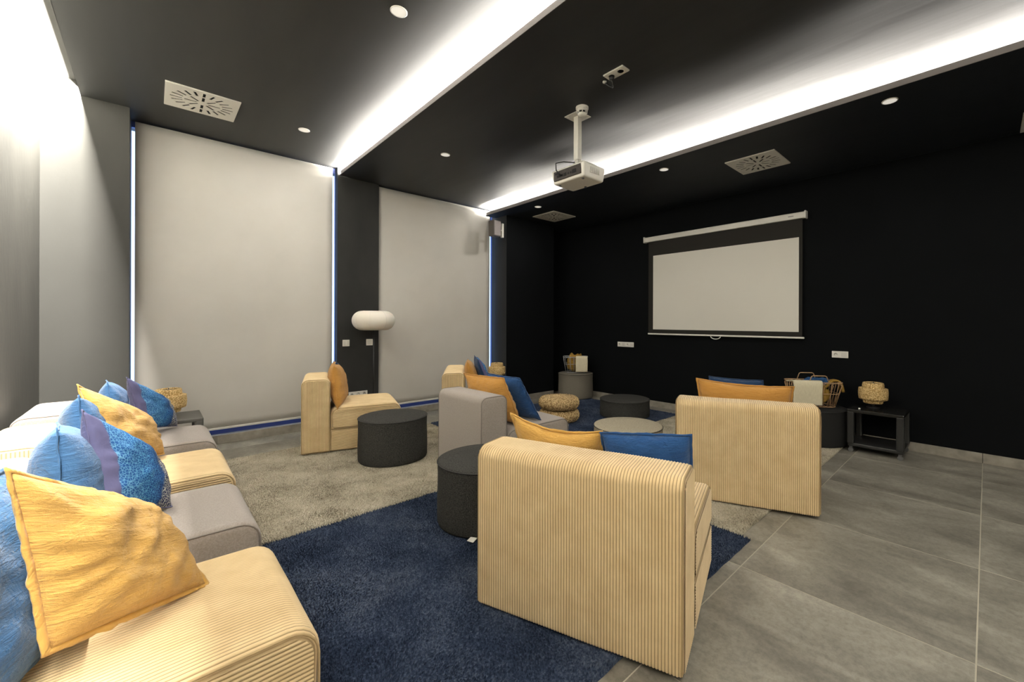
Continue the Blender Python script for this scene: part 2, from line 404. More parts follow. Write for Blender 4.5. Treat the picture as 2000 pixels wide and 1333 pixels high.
mb = MB(); mb.box((1.709, Y0, Z2 + .001), (1.722, 5.655, Z2 + .046)); struct('trim_3', mb, M_fascia)
mb = MB(); mb.box((3.917, Y0, Z3), (4.18, 5.69, Z3 + .010)); mb.box((4.18, Y0, Z3), (XR, 6.1, ZT)); struct('ceiling_panel_right', mb, M_ceiling3)
mb = MB(); mb.box((3.913, Y0, Z3 + .001), (3.927, 5.655, Z3 + .047)); struct('trim_4', mb, M_fascia)

# windows: frame, glass, in the two openings
def window(k, x0, x1, ztop):
    w = MB(); w.box((x0, 5.800, .094), (x1, 5.830, .165)); root = struct('window_%d' % k, w, M_frame_daylit)
    f = MB()
    f.box((x0 - .04, 5.800, .165), (x0 + .003, 5.830, ztop)); f.build('frame_left', M_frame_daylit, root)
    f = MB(); f.box((x1 - .003, 5.800, .165), (x1 + .04, 5.830, ztop)); f.build('frame_right', M_frame_daylit, root)
    f = MB(); f.box((x0 + .003, 5.800, ztop - .06), (x1 - .003, 5.830, ztop)); f.build('frame_top', M_frame_daylit, root)
    xm = (x0 + x1) / 2
    f = MB(); f.box((xm - .03, 5.800, .165), (xm + .03, 5.830, ztop - .06)); f.build('mullion', M_frame_daylit, root)
    for a, b in ((x0 + .003, xm - .03), (xm + .03, x1 - .003)):
        f = MB(); f.box((a, 5.812, .165), (b, 5.818, ztop - .06)); f.build('pane', M_glass, root)
window(1, -.153, 1.690, Z1); window(2, 2.210, 4.130, Z2)

# skirting tiles along the walls
def skirting(name, p0, p1, cuts, inward):
    root = None; P0, P1 = Vector(p0), Vector(p1); d = (P1 - P0); L = d.length; d.normalize()
    n = Vector(inward); cs = [0] + [c for c in cuts if .02 < c < L - .02] + [L]
    for a, b in zip(cs[:-1], cs[1:]):
        t = MB(); q0 = P0 + d * (a + .0015); q1 = P0 + d * (b - .0015) + n * .010
        lo = [min(q0[i], q1[i]) for i in range(2)]; hi = [max(q0[i], q1[i]) for i in range(2)]
        t.box((lo[0], lo[1], .0008), (hi[0], hi[1], .094), .0015)
        if root is None: root = t.build(name, M_skirt); root['kind'] = 'structure'
        else: t.build('skirting_tile', M_skirt, root)
ycuts = [y - Y0 for y in ys]; 
skirting('baseboard_right', (XR, Y0, 0), (XR, YW, 0), ycuts, (-1, 0, 0))
skirting('baseboard_left', (XL, Y0, 0), (XL, 5.46, 0), ycuts, (1, 0, 0))
skirting('baseboard_far', (-.153, 5.725, 0), (1.690, 5.725, 0), [x + .153 for x in xs], (0, -1, 0))
skirting('baseboard_far_right', (2.210, 5.725, 0), (4.130, 5.725, 0), [x - 2.21 for x in xs], (0, -1, 0))
skirting('baseboard_pier', (4.130, 5.395, 0), (5.19, 5.395, 0), [x - 4.130 for x in xs], (0, -1, 0))
skirting('baseboard_column', (1.692, YW, 0), (2.208, YW, 0), [], (0, -1, 0))

# ------------------------------------------------------------------ roller blinds
def blind(x0, x1, ztop, label):
    r = thing('roller_blind', label, 'blind', ((x0 + x1) / 2, 5.750, .15)); w = (x1 - x0) / 2; h = ztop - .15 - .012
    f = MB(); nx, nz = 24, 40; g = []
    for j in range(nz + 1):
        row = []
        for i in range(nx + 1):
            x = -w + 2 * w * i / nx; z = .02 + (h - .004 - .02) * j / nz
            row.append(f.vert((x, .004 * noise.noise(Vector((x * 1.3, z * .5, x0))), z)))
        g.append(row)
    for j in range(nz):
        for i in range(nx): f.face([g[j][i], g[j][i + 1], g[j + 1][i + 1], g[j + 1][i]])
    o = f.build('fabric', M_blind, r, True); md = o.modifiers.new('thick', 'SOLIDIFY'); md.thickness = .0015
    f = MB(); f.box((-w, -.008, 0), (w, .008, .024), .004); f.build('bottom_bar', M_metal_white, r)
    f = MB(); f.tube([(-w, .030, h - .030), (w, .030, h - .030)], .020, 14); f.build('roller_tube', M_metal_white, r, True)
blind(-.124, 1.641, Z1, 'wide off-white roller blind drawn down over the left window')
blind(2.222, 4.048, Z2, 'off-white roller blind behind the floor lamp, between column and loudspeaker')

# ------------------------------------------------------------------ ceiling fittings
def curve_plate(name, outer, holes, thick, mat, parent, loc):
    cu = bpy.data.curves.new(name, 'CURVE'); cu.dimensions = '2D'; cu.fill_mode = 'BOTH'; cu.extrude = thick / 2
    for poly in [outer] + holes:
        sp = cu.splines.new('POLY'); sp.points.add(len(poly) - 1); sp.use_cyclic_u = True
        for p, q in zip(sp.points, poly): p.co = (q[0], q[1], 0, 1)
    tmp = bpy.data.objects.new('tmp', cu); COL.objects.link(tmp)
    dg = bpy.context.evaluated_depsgraph_get(); me = bpy.data.meshes.new_from_object(tmp.evaluated_get(dg)); me.name = name
    bpy.data.objects.remove(tmp); bpy.data.curves.remove(cu)
    me.materials.clear(); me.materials.append(mat)
    o = bpy.data.objects.new(name, me); link(o, parent); o.location = loc
    return o
def slot(r0, r1, a, w):
    c, s = math.cos(a), math.sin(a)
    return [(r0 * c + w * s, r0 * s - w * c), (r1 * c + w * s, r1 * s - w * c), (r1 * c - w * s, r1 * s + w * c), (r0 * c - w * s, r0 * s + w * c)]
dmesh = []
def diffuser(x, y, z, label):
    r = thing('air_diffuser', label, 'vent', (x, y, z), 0, 'square air diffusers in the ceiling')
    if not dmesh:
        holes = [slot(.138, .215, 2 * PI * k / 20, .0095) for k in range(20)]
        holes += [slot(.040, .122, 2 * PI * k / 8, .0095) for k in range(8)]
        h = .247; o = curve_plate('face_plate', [(-h, -h), (h, -h), (h, h), (-h, h)], holes, .004, M_white, r, (0, 0, -.010))
        t = MB(); t.box((-.235, -.235, -.006), (.235, .235, -.001)); p = t.build('plenum', M_dark, r)  # black plate stands in for the shaded hollow behind the slots
        t = MB()
        for s in (-1, 1):
            t.box((s * .247 - .002, -.247, -.010), (s * .247 + .002, .247, -.0005)); t.box((-.247, s * .247 - .002, -.010), (.247, s * .247 + .002, -.0005))
        q = t.build('rim', M_white, r); dmesh.extend((o, p, q))
    else:
        for o in dmesh:
            c = o.copy(); COL.objects.link(c); c.parent = r
diffuser(.320, 4.865, Z1, 'white slotted air diffuser above the large left blind')
diffuser(4.692, 1.717, Z3, 'white slotted air diffuser in front of the projection screen')
diffuser(4.730, 4.912, Z3, 'white slotted air diffuser in the far corner above the taupe stool')
diffuser(5.372, -.450, Z3, 'white air diffuser cut off by the right edge of the picture')
dl = []
def fill_lamp(x, y, z):  # fill lamp added to brighten the room; the fittings look unlit
    l = bpy.data.lights.new('downlight_lamp', 'AREA'); l.shape = 'DISK'; l.size = .088; l.energy = FILL_W; l.color = (1, .95, .87)
    o = bpy.data.objects.new('downlight_lamp', l); COL.objects.link(o); o.location = (x, y, z - .008)
def downlight(x, y, z, label):
    fill_lamp(x, y, z)
    r = thing('downlight', label, 'ceiling light', (x, y, z), 0, 'round recessed downlights')
    if not dl:
        t = MB(); t.lathe([(.052, 0), (.052, -.004), (.046, -.006)], 32, cap0=False, cap1=False); a = t.build('trim_ring', M_white, r, True)
        t = MB(); t.lathe([(.046, -.0045), (.0, -.0045)], 32, cap0=False, cap1=False); b = t.build('diffuser', M_disc, r); dl.extend((a, b))
    else:
        for o in dl: c = o.copy(); COL.objects.link(c); c.parent = r
downlight(1.114, 2.57, Z1, 'round white downlight on the left ceiling panel near the top of the picture')
downlight(1.114, 4.842, Z1, 'round white downlight above the right half of the left blind')
downlight(2.338, 4.167, Z2, 'round white downlight on the middle ceiling panel left of the projector')
downlight(4.155, 2.529, Z3, 'round white downlight right behind the projector, beside the cove')
downlight(4.117, .527, Z3, 'round white downlight at upper right above the bare floor')
downlight(4.163, 4.668, Z3, 'tiny round white downlight beside the far corner diffuser')

for q in ((1.114, .30, Z1), (1.114, -1.97, Z1), (2.338, -.4, Z2), (4.117, -1.6, Z3), (1.114, -4.0, Z1), (4.117, -3.6, Z3)): fill_lamp(*q)   # unseen fill lamps added behind the camera to brighten the room

# smoke detector
r = thing('smoke_detector', 'white domed smoke detector on the ceiling just above the projector mount', 'smoke detector', (2.668, 2.426, Z2))
t = MB(); t.lathe([(.055, 0), (.055, -.016), (.050, -.020)], 40, cap0=False); t.build('base', M_white, r, True)
t = MB(); t.lathe([(.050, -.020), (.049, -.034), (.043, -.040)], 40, cap0=False, cap1=False); t.lathe([(.040, -.054), (.036, -.068), (.022, -.076), (0, -.077)], 40, cap1=False); t.build('dome', M_white, r, True)
t = MB(); t.lathe([(.038, -.040), (.038, -.054)], 40); t.build('sensor_chamber', M_dark, r, True)
for k in range(8):
    a = 2 * PI * k / 8; t = MB(); t.box((-.004, -.004, -.055), (.004, .004, -.038)); 
    for i in range(8): p = t.v[-8 + i]; t.v[-8 + i] = (p[0] * math.cos(a) - p[1] * math.sin(a) + .042 * math.cos(a), p[0] * math.sin(a) + p[1] * math.cos(a) + .042 * math.sin(a), p[2])
    t.build('cage_rib', M_white, r)

# ceiling socket with its plug and cable
r = thing('ceiling_socket', 'white double socket plate on the ceiling with a black plug in it', 'socket', (2.470, 1.908, Z2))
t = MB(); t.box((-.044, -.090, -.012), (.044, .090, 0), .004); t.build('plate', M_white, r)
for s in (-1, 1):
    t = MB(); t.lathe([(.026, -.0125), (.024, -.0135), (.022, -.0125)], 28, (0, s * .042, 0)); t.build('socket_insert', M_metal_white, r, True)
t = MB(); t.lathe([(.019, -.013), (.019, -.035), (.012, -.045)], 20, (0, .042, 0)); pl = t.build('plug', M_black_plastic, r, True)
t = MB(); t.tube([(0, .042, -.040), (.03, .050, -.062), (.055, .075, -.060), (.050, .11, -.036), (.035, .130, -.012), (.032, .134, 0)], .0065); t.build('cable', M_black_plastic, pl, True)
t = MB(); t.lathe([(.016, 0), (.016, -.010), (.008, -.016)], 20, (.032, .134, 0)); t.build('cable_outlet', M_white, r, True)

# projector mount and projector
r = thing('projector_mount', 'off-white ceiling pole mount holding up the projector', 'mount', (2.760, 2.563, Z2))
t = MB(); t.box((-.085, -.085, -.006), (.085, .085, 0), .002)
for sx in (-1, 1):
    for sy in (-1, 1): t.lathe([(.010, -.006), (.010, -.010), (.006, -.011)], 12, (sx * .06, sy * .06, 0))
t.build('ceiling_plate', M_white, r)
t = MB(); t.box((-.026, -.026, -.395), (.026, .026, -.004), .004); t.build('pole', M_white, r)
t = MB(); t.box((-.018, -.018, -.462), (.018, .018, -.385), .003); t.tube([(0, -.05, -.410), (0, .05, -.410)], .006); t.tube([(0, -.012, -.430), (.05, .055, -.430)], .005); t.build('tilt_joint', M_metal_white, r)
t = MB(); t.box((-.07, -.075, -.474), (.07, .075, -.461), .002); t.build('bracket_plate', M_metal_white, r)
PZ = Z2 - .474
r = thing('projector', 'white ceiling projector with a dark rear panel, hanging under its pole', 'projector', (2.765, 2.560, PZ - .135))
def rbox(dx, dy, dz, bev, z0=0, seg=4):
    bm = bmesh.new(); bmesh.ops.create_cube(bm, size=1)
    for v in bm.verts: v.co = Vector((v.co.x * dx, v.co.y * dy, (v.co.z + .5) * dz + z0))
    bmesh.ops.bevel(bm, geom=bm.edges[:], offset=bev, segments=seg, profile=.6, affect='EDGES'); return bm
t = MB(); bm = rbox(.290, .400, .130, .026)
for v in bm.verts:
    if v.co.z < .05: v.co.x *= .93; v.co.y *= .95
t.add_bm(bm); bm.free(); o = t.build('body', M_white, r); auto_smooth(o, 50)
t = MB(); bm = rbox(.012, .330, .084, .005, .026); t.add_bm(bm, Matrix.Translation((-.1425, 0, 0))); bm.free(); rp = t.build('rear_panel', M_proj_rear, r)
for k, (y, z, w, h) in enumerate(((.10, .060, .022, .010), (.065, .060, .022, .010), (.02, .058, .016, .014), (-.02, .058, .008, .008), (-.05, .058, .008, .008), (-.09, .062, .024, .016), (.115, .085, .03, .008))):
    t = MB(); t.box((-.150, y - w, z - h), (-.148, y + w, z + h)); t.build('port', M_dark, rp)
t = MB()
for k in range(9): t.box((-.06 + k * .014, -.2005, .045), (-.053 + k * .014, -.194, .095))
t.build('vent_grille', M_metal_white, r)
t = MB(); t.lathe([(.042, 0), (.042, .02), (.034, .022), (.030, .012)], 32); 
t.v = [(p[2] + .138, p[0] - .06, p[1] + .065) for p in t.v]; t.build('lens', M_black_plastic, r, True)
t = MB(); t.box((-.05, -.02, .0005), (.02, .02, .002)); t.build('type_plate', M_metal_white, r)
for sx, sy in ((-.09, -.14), (-.09, .14), (.1, 0)):
    t = MB(); t.lathe([(.012, .004), (.012, -.006), (.009, -.008)], 16, (sx, sy, 0)); t.build('foot', M_castor, r, True)
t = MB(); t.tube([(-.142, .06, .060), (-.175, .065, .062), (-.195, .085, .10), (-.185, .10, .165), (-.13, .06, .185), (-.05, .03, .190), (0, .02, .20), (.0, .03, .26)], .0055); t.build('cable', M_black_plastic, r, True)

# loudspeaker in the corner
r = thing('wall_speaker', 'small light-grey loudspeaker bracketed to the pier at the top of the right blind', 'speaker', (3.87, 5.36, 2.66), math.radians(8))
t = MB(); bm = rbox(.150, .125, .245, .010); t.add_bm(bm); bm.free(); o = t.build('cabinet', M_fascia, r)
M_grille = mottled('speaker_grille', (.20, .175, .17), (.28, .25, .24), 300, .6, 600, .3, .001)
t = MB(); t.box((-.068, -.068, .012), (.068, -.061, .233), .003); t.build('grille', M_grille, r)
t = MB(); t.tube([(.07, .0, .12), (.15, .01, .12)], .012); t.box((.150, -.012, .01), (.19, .025, .235), .004); t.build('wall_bracket', M_white, r)

# ------------------------------------------------------------------ projection screen
r = thing('projection_screen', 'pull-down projection screen with black border on the black wall', 'screen', (XR, 2.69, 1.13))
yL, yR = 1.060, -1.180   # relative to the centre, +Y is left in view
t = MB(); bm = bmesh.new(); t.box((-.072, -1.185, 1.448), (-.004, 1.070, 1.525), .010); t.build('case', M_metal_white, r)
for y in (-1.195, 1.062):
    t = MB(); t.box((-.078, y, 1.442), (-.001, y + .020, 1.535), .006); t.build('end_cap', M_white, r)
t = MB(); t.box((-.082, -1.18, 1.452), (-.080, -1.10, 1.47)); 
t = MB(); t.box((-.042, -1.150, .015), (-.040, 1.005, 1.452)); cl = t.build('fabric', M_screen_bk, r)
t = MB(); t.box((-.0428, -1.112, .082), (-.0420, .921, 1.228)); t.build('projection_area', M_screen, cl)
t = MB(); t.box((-.054, -1.172, .000), (-.030, 1.010, .022), .006); t.build('bottom_bar', M_white, r)
t = MB(); t.tube([(-.042, .07 * math.cos(a) - .08, .002 - .040 * math.sin(a)) for a in [PI * k / 12 for k in range(13)]], .006); t.build('pull_handle', M_white, r, True)
t = MB(); t.box((-.0728, -1.06, 1.482), (-.0719, -1.0, 1.490)); t.build('badge', M_castor, r)

# ------------------------------------------------------------------ wall sockets and switches
def wall_plate(name, label, cat, x, y, z, axis, w, h, kind, group=None):
    """axis 'x': on the screen wall facing -X; 'y': on the window wall facing -Y"""
    r = thing(name, label, cat, (x, y, z), PI / 2 if axis == 'x' else 0, group)  # local: width along x, face towards -y
    rz = -PI / 2 if axis == 'x' else 0
    r.rotation_euler[2] = rz
    t = MB(); t.box((-w / 2, -.010, -h / 2), (w / 2, 0, h / 2), .003); t.build('plate', M_white, r)
    n = len(kind); cw = w / n
    for k, c in enumerate(kind):
        cx = -w / 2 + cw * (k + .5)
        if c == 's':
            t = MB(); t.lathe([(.021, 0), (.020, .002), (.016, .001), (.016, .0005)], 24); t.v = [(p[0] + cx, -.0102 - p[2], p[1]) for p in t.v]
            so = t.build('socket_insert', M_metal_white, r, True)
            for s in (-1, 1):
                t = MB(); t.lathe([(.0032, 0), (.0032, .001)], 10); t.v = [(p[0] + cx + s * .009, -.0125 - p[2], p[1]) for p in t.v]; t.build('pin_hole', M_dark, so)
        else:
            t = MB(); t.box((cx - cw * .36, -.0125, -h * .34), (cx + cw * .36, -.0095, h * .34), .0012); t.build('rocker', M_metal_white, r)
wall_plate('wall_socket', 'white four-gang socket plate on the black wall left of the screen', 'socket', XR, 4.160, .952, 'x', .325, .080, 'sbsb')
wall_plate('wall_socket', 'white double socket plate on the black wall above the rattan basket', 'socket', XR, 1.165, .962, 'x', .158, .075, 'sb')
wall_plate('light_switch', 'left white light switch on the black column', 'switch', 1.795, YW, 1.044, 'y', .084, .084, 'bb')
wall_plate('light_switch', 'right white light switch on the black column, under the lamp shade', 'switch', 2.088, YW, 1.046, 'y', .084, .084, 'b')
wall_plate('wall_socket', 'low white triple socket strip on the column behind the ribbed seat', 'socket', 1.945, YW, .372, 'y', .235, .072, 'sss')

# ------------------------------------------------------------------ rugs
def rug(name, label, x0, y0, x1, y1, mat, h=.013, rz=0, seed=0, group=None, pile=0.0):
    cx, cy = (x0 + x1) / 2, (y0 + y1) / 2; w, d = (x1 - x0) / 2, (y1 - y0) / 2
    nx, ny = int(w * 2 / .022), int(d * 2 / .022); t = MB(); g = []
    for j in range(ny + 1):
        row = []
        for i in range(nx + 1):
            x = -w + 2 * w * i / nx; y = -d + 2 * d * j / ny
            e = min(w - abs(x), d - abs(y)); z = h * min(1, math.sqrt(max(0, e) / .012 + .02))
            if e > .01: z += .0035 * noise.noise(Vector((x * 30, y * 30, seed))) + .003 * noise.noise(Vector((x * 5, y * 5, seed + 3)))
            k = .006 * noise.noise(Vector((x * 9, y * 9, seed + 5))) if e < .02 else 0
            row.append(t.vert((x + (k if w - abs(x) < .02 else 0), y + (k if d - abs(y) < .02 else 0), max(z, .002))))
        g.append(row)
    for j in range(ny):
        for i in range(nx): t.face([g[j][i], g[j][i + 1], g[j + 1][i + 1], g[j + 1][i]])
    ring = [g[0][i] for i in range(nx + 1)] + [g[j][nx] for j in range(1, ny + 1)] + [g[ny][i] for i in range(nx - 1, -1, -1)] + [g[j][0] for j in range(ny - 1, 0, -1)]
    low = [t.vert((t.v[q][0], t.v[q][1], 0)) for q in ring]
    for k in range(len(ring)):
        k2 = (k + 1) % len(ring); t.face([ring[k2], ring[k], low[k], low[k2]])
    o = t.build(name, mat, None, True, (cx, cy, .0004), rz); tag(o, label, 'rug', group)
    if pile:
        V, Fc = [], []; rnd = random.Random(seed); mx, my = int(w * 2 / pile), int(d * 2 / pile); R = pile * .62
        for j in range(my):
            for i in range(mx):
                x = -w + (i + .5 + rnd.uniform(-.4, .4)) * pile; y = -d + (j + .5 + rnd.uniform(-.4, .4)) * pile
                a = noise.noise(Vector((x * 2.2, y * 2.2, seed + 20))) * 6; ln = .008 * (.4 + abs(noise.noise(Vector((x * 3, y * 3, seed + 30)))) * 2)
                a += rnd.uniform(-.9, .9); b0 = rnd.uniform(0, 2.1); n0 = len(V); hh = h + rnd.uniform(.004, .012)
                for q in range(3): an = b0 + q * 2.094; V.append((x + R * math.cos(an), y + R * math.sin(an), h - .006))
                V.append((max(-w - .008, min(w + .008, x + ln * math.cos(a))), max(-d - .008, min(d + .008, y + ln * math.sin(a))), hh))
                Fc += [(n0, n0 + 1, n0 + 3), (n0 + 1, n0 + 2, n0 + 3), (n0 + 2, n0, n0 + 3)]
        me = bpy.data.meshes.new('pile'); me.from_pydata(V, [], Fc); me.materials.append(mat)
        p = bpy.data.objects.new('pile', me); link(p, o); p['kind'] = 'stuff'
    return o
rug('pile_rug', 'navy blue deep-pile rug in the foreground between the tan seats', -.30, .995, 2.628, 2.955, M_rug_blue, seed=1, pile=.0105)
rug('pile_rug', 'greige deep-pile rug under the ribbed seat and stool by the left blind', -.36, 2.965, 2.585, 4.985, M_rug_grey, seed=2, pile=.0125)
rug('pile_rug', 'greige pile rug on the right, under the middle ribbed seat and pale stool', 2.645, 1.055, 5.300, 3.035, M_rug_grey, seed=3, pile=.0135)
rug('pile_rug', 'navy blue rug at the far end, under the braided stools', 2.600, 3.050, 5.420, 5.010, M_rug_blue, seed=4, pile=.0170)

# ------------------------------------------------------------------ modular seats
def rounded(u0, u1, z0, z1, rt, rb, n=6):
    """closed profile in (u,z) with outward normals"""
    pts = []
    for cx, cz, a0, r in ((u1 - rt, z1 - rt, 0, rt), (u0 + rt, z1 - rt, 90, rt), (u0 + rb, z0 + rb, 180, rb), (u1 - rb, z0 + rb, 270, rb)):
        for k in range(n + 1):
            a = math.radians(a0 + 90 * k / n); pts.append((cx + r * math.cos(a), cz + r * math.sin(a), math.cos(a), math.sin(a)))
    # intermediate points on the long runs
    out = []
    for i, p in enumerate(pts):
        out.append(p); q = pts[(i + 1) % len(pts)]; L = math.hypot(q[0] - p[0], q[1] - p[1]); m = int(L / .09)
        for k in range(1, m): f = k / m; out.append((p[0] + (q[0] - p[0]) * f, p[1] + (q[1] - p[1]) * f, p[2], p[3]))
    return out
def block(name, u0, u1, z0, z1, w, mat, parent, ribs, cap_dir, rt=.05, rb=.012, amp=.0042, puff=0.0, rv=.022, seed=0):
    """upholstered block extruded along v (-w..0); ribs run round the profile; end faces ribbed along cap_dir"""
    P = rounded(u0, u1, z0, z1, rt, rb); t = MB()
    if ribs: nv = int(w / RP * 5); vs = [-w * k / nv for k in range(nv + 1)]
    else: vs = [-rv * (1 - math.cos(PI / 2 * k / 4)) for k in range(5)]; vs += [-rv - (w - 2 * rv) * k / 14 for k in range(1, 14)]; vs += [-w + rv * (1 - math.cos(PI / 2 * k / 4)) for k in range(4, -1, -1)]
    zm = (z0 + z1) / 2
    def ring(v):
        d = min(-v, v + w); ins = rv - math.sqrt(max(0, rv * rv - (rv - min(d, rv)) ** 2))
        rib = amp * (abs(math.cos(PI * v / RP)) - .6) if ribs else 0
        out = []
        for (u, z, nu, nz) in P:
            o = -ins + rib * (1 if d > .008 else 0)
            pz = 0
            if puff and nz > .5:
                pz = puff * (math.sin(PI * min(1, max(0, -v / w))) ** .6) * (math.sin(PI * min(1, max(0, (u - u0) / (u1 - u0)))) ** .6)
            pb = .004 * noise.noise(Vector((u * 3, v * 3, z * 3 + seed)))
            out.append((u + nu * (o + pb), v, z + nz * (o + pb) + pz))
        return out
    rings = [[t.vert(p) for p in ring(v)] for v in vs]; n = len(P)
    for (a, va), (b, vb) in zip(list(zip(rings, vs))[:-1], list(zip(rings, vs))[1:]):
        for k in range(n):
            k2 = (k + 1) % n; t.face([a[k2], a[k], b[k], b[k2]], [(va, 1), (va, 1), (vb, 1), (vb, 1)])
    # ends
    def zrange(u):
        a0, a1 = z0 + rv * .62, z1 - rv * .62
        for cc, s in ((u1 - rt, 1), (u0 + rt, -1)):
            dd = (u - cc) * s
            if dd > 0: a1 = min(a1, z1 - rt + math.sqrt(max(0, (rt - rv * .62) ** 2 - dd * dd)))
        return a0, a1
    def urange(z):
        a0, a1 = u0 + rv * .62, u1 - rv * .62; dd = z - (z1 - rt)
        if dd > 0:
            k = math.sqrt(max(0, (rt - rv * .62) ** 2 - dd * dd)); a0 = u0 + rt - k; a1 = u1 - rt + k
        return a0, a1
    for v, s in ((0, 1), (-w, -1)):
        if ribs:
            lo, hi = (u0 + rv * .62, u1 - rv * .62) if cap_dir == 'u' else (z0 + rv * .62, z1 - rv * .62)
            m = int((hi - lo) / RP * 5); prev = None
            for k in range(m + 1):
                c = lo + (hi - lo) * k / m; rib = .0005 + amp * abs(math.cos(PI * c / RP))
                if cap_dir == 'u': a, b = zrange(c); q = [t.vert((c, v + s * rib, a)), t.vert((c, v + s * rib, b))]
                else: a, b = urange(c); q = [t.vert((a, v + s * rib, c)), t.vert((b, v + s * rib, c))]
                if prev: t.face([prev[0], q[0], q[1], prev[1]] if (s > 0) == (cap_dir != 'u') else [prev[1], q[1], q[0], prev[0]], [(pc, 1), (c, 1), (c, 1), (pc, 1)] if (s > 0) == (cap_dir != 'u') else [(pc, 1), (c, 1), (c, 1), (pc, 1)])
                prev = q; pc = c
        R = rings[0] if s > 0 else rings[-1]
        inner = [t.vert((p[0] - p[2] * rv * 1.0, v - s * (.003 if ribs else 0), p[1] - p[3] * rv * 1.0)) for p in P]
        # close from the outer ring (already inset by rv) to a flat face
        t.face([R[k] for k in range(n)] if s > 0 else [R[k] for k in range(n - 1, -1, -1)])
    o = t.build(name, mat, parent, True)
    # flat ends
    return o
def pipe(u0, u1, z0, z1, w, mat, parent, rt=.05, rb=.012, ends=(0, 1), r=.0035, rv=.022):
    P = rounded(u0 + .004, u1 - .004, z0 + .004, z1 - .004, rt, rb)
    for e in ends:
        t = MB(); t.tube([(p[0], -.007 if e == 0 else -w + .007, p[1]) for p in P], r, 6, True); t.build('piping', mat, parent, True)
def seat_unit(label, x, y, a, w, D, fab, z=0.0, HB=.735, HS=.445, group=None, T=.25):
    r = thing('modular_seat', label, 'seat', (x, y, z), a, group); ribs = fab == 'cord'
    M = M_cord if ribs else M_greyfab; MP = M_cordpipe if ribs else M_greypipe; sd = x * 3 + y
    b = block('backrest', 0, T, .012, HB, w, M, r, ribs, 'u', .055, .010, seed=sd); pipe(0, T, .012, HB, w, MP, b, .055, .010)
    c = block('seat_base', T + .003, D - .008, .012, .222, w, M, r, ribs, 'z', .012, .010, seed=sd + 2)
    s = block('seat_cushion', T + .004, D, .224, HS, w, M, r, ribs, 'z', .080, .010, puff=.016, seed=sd + 4, rv=.032); pipe(T + .004, D, .224, HS - .004, w, MP, s, .080, .010)
    for fu in (.06, D - .08):
        for fv in (-.07, -w + .07):
            t = MB(); t.box((fu - .025, fv - .025, 0), (fu + .025, fv + .025, .016)); t.build('foot', M_black_plastic, r)
    return r
RZ = .0135
G_row = 'seats in the row along the left wall'; G_isl = 'seats facing the projection screen'
seat_unit('ribbed tan modular seat nearest the camera at the bottom left', -.60, 1.975, 0, .640, .955, 'cord', RZ, group=G_row)
seat_unit('smooth grey modular seat second from the camera in the left row', -.60, 2.845, 0, .635, .950, 'grey', RZ, group=G_row)
seat_unit('ribbed tan modular seat third from the camera in the left row', -.60, 3.675, 0, .645, .955, 'cord', RZ, group=G_row)
seat_unit('smooth grey modular seat farthest in the left row, by the lamp table', -.60, 4.575, 0, .640, .950, 'grey', RZ, group=G_row)
seat_unit('large ribbed tan seat seen from behind in the foreground centre', 1.088, 1.641, .335, .930, .870, 'cord', RZ, group=G_isl)
seat_unit('ribbed tan seat seen from behind, right of centre on the bare floor', 2.843, 1.624, .414, .935, .900, 'cord', RZ, group=G_isl)
seat_unit('smooth grey seat with yellow and blue cushions in the middle of the room', 1.775, 3.275, .016, .640, .965, 'grey', RZ, group=G_isl)
seat_unit('ribbed tan seat seen side-on in front of the column and left blind', 1.226, 5.280, -.267, .705, .920, 'cord', RZ, group=G_isl)
seat_unit('ribbed tan seat at the back, mostly hidden behind the grey seat', 2.820, 4.985, -.569, .935, .930, 'cord', RZ, group=G_isl)

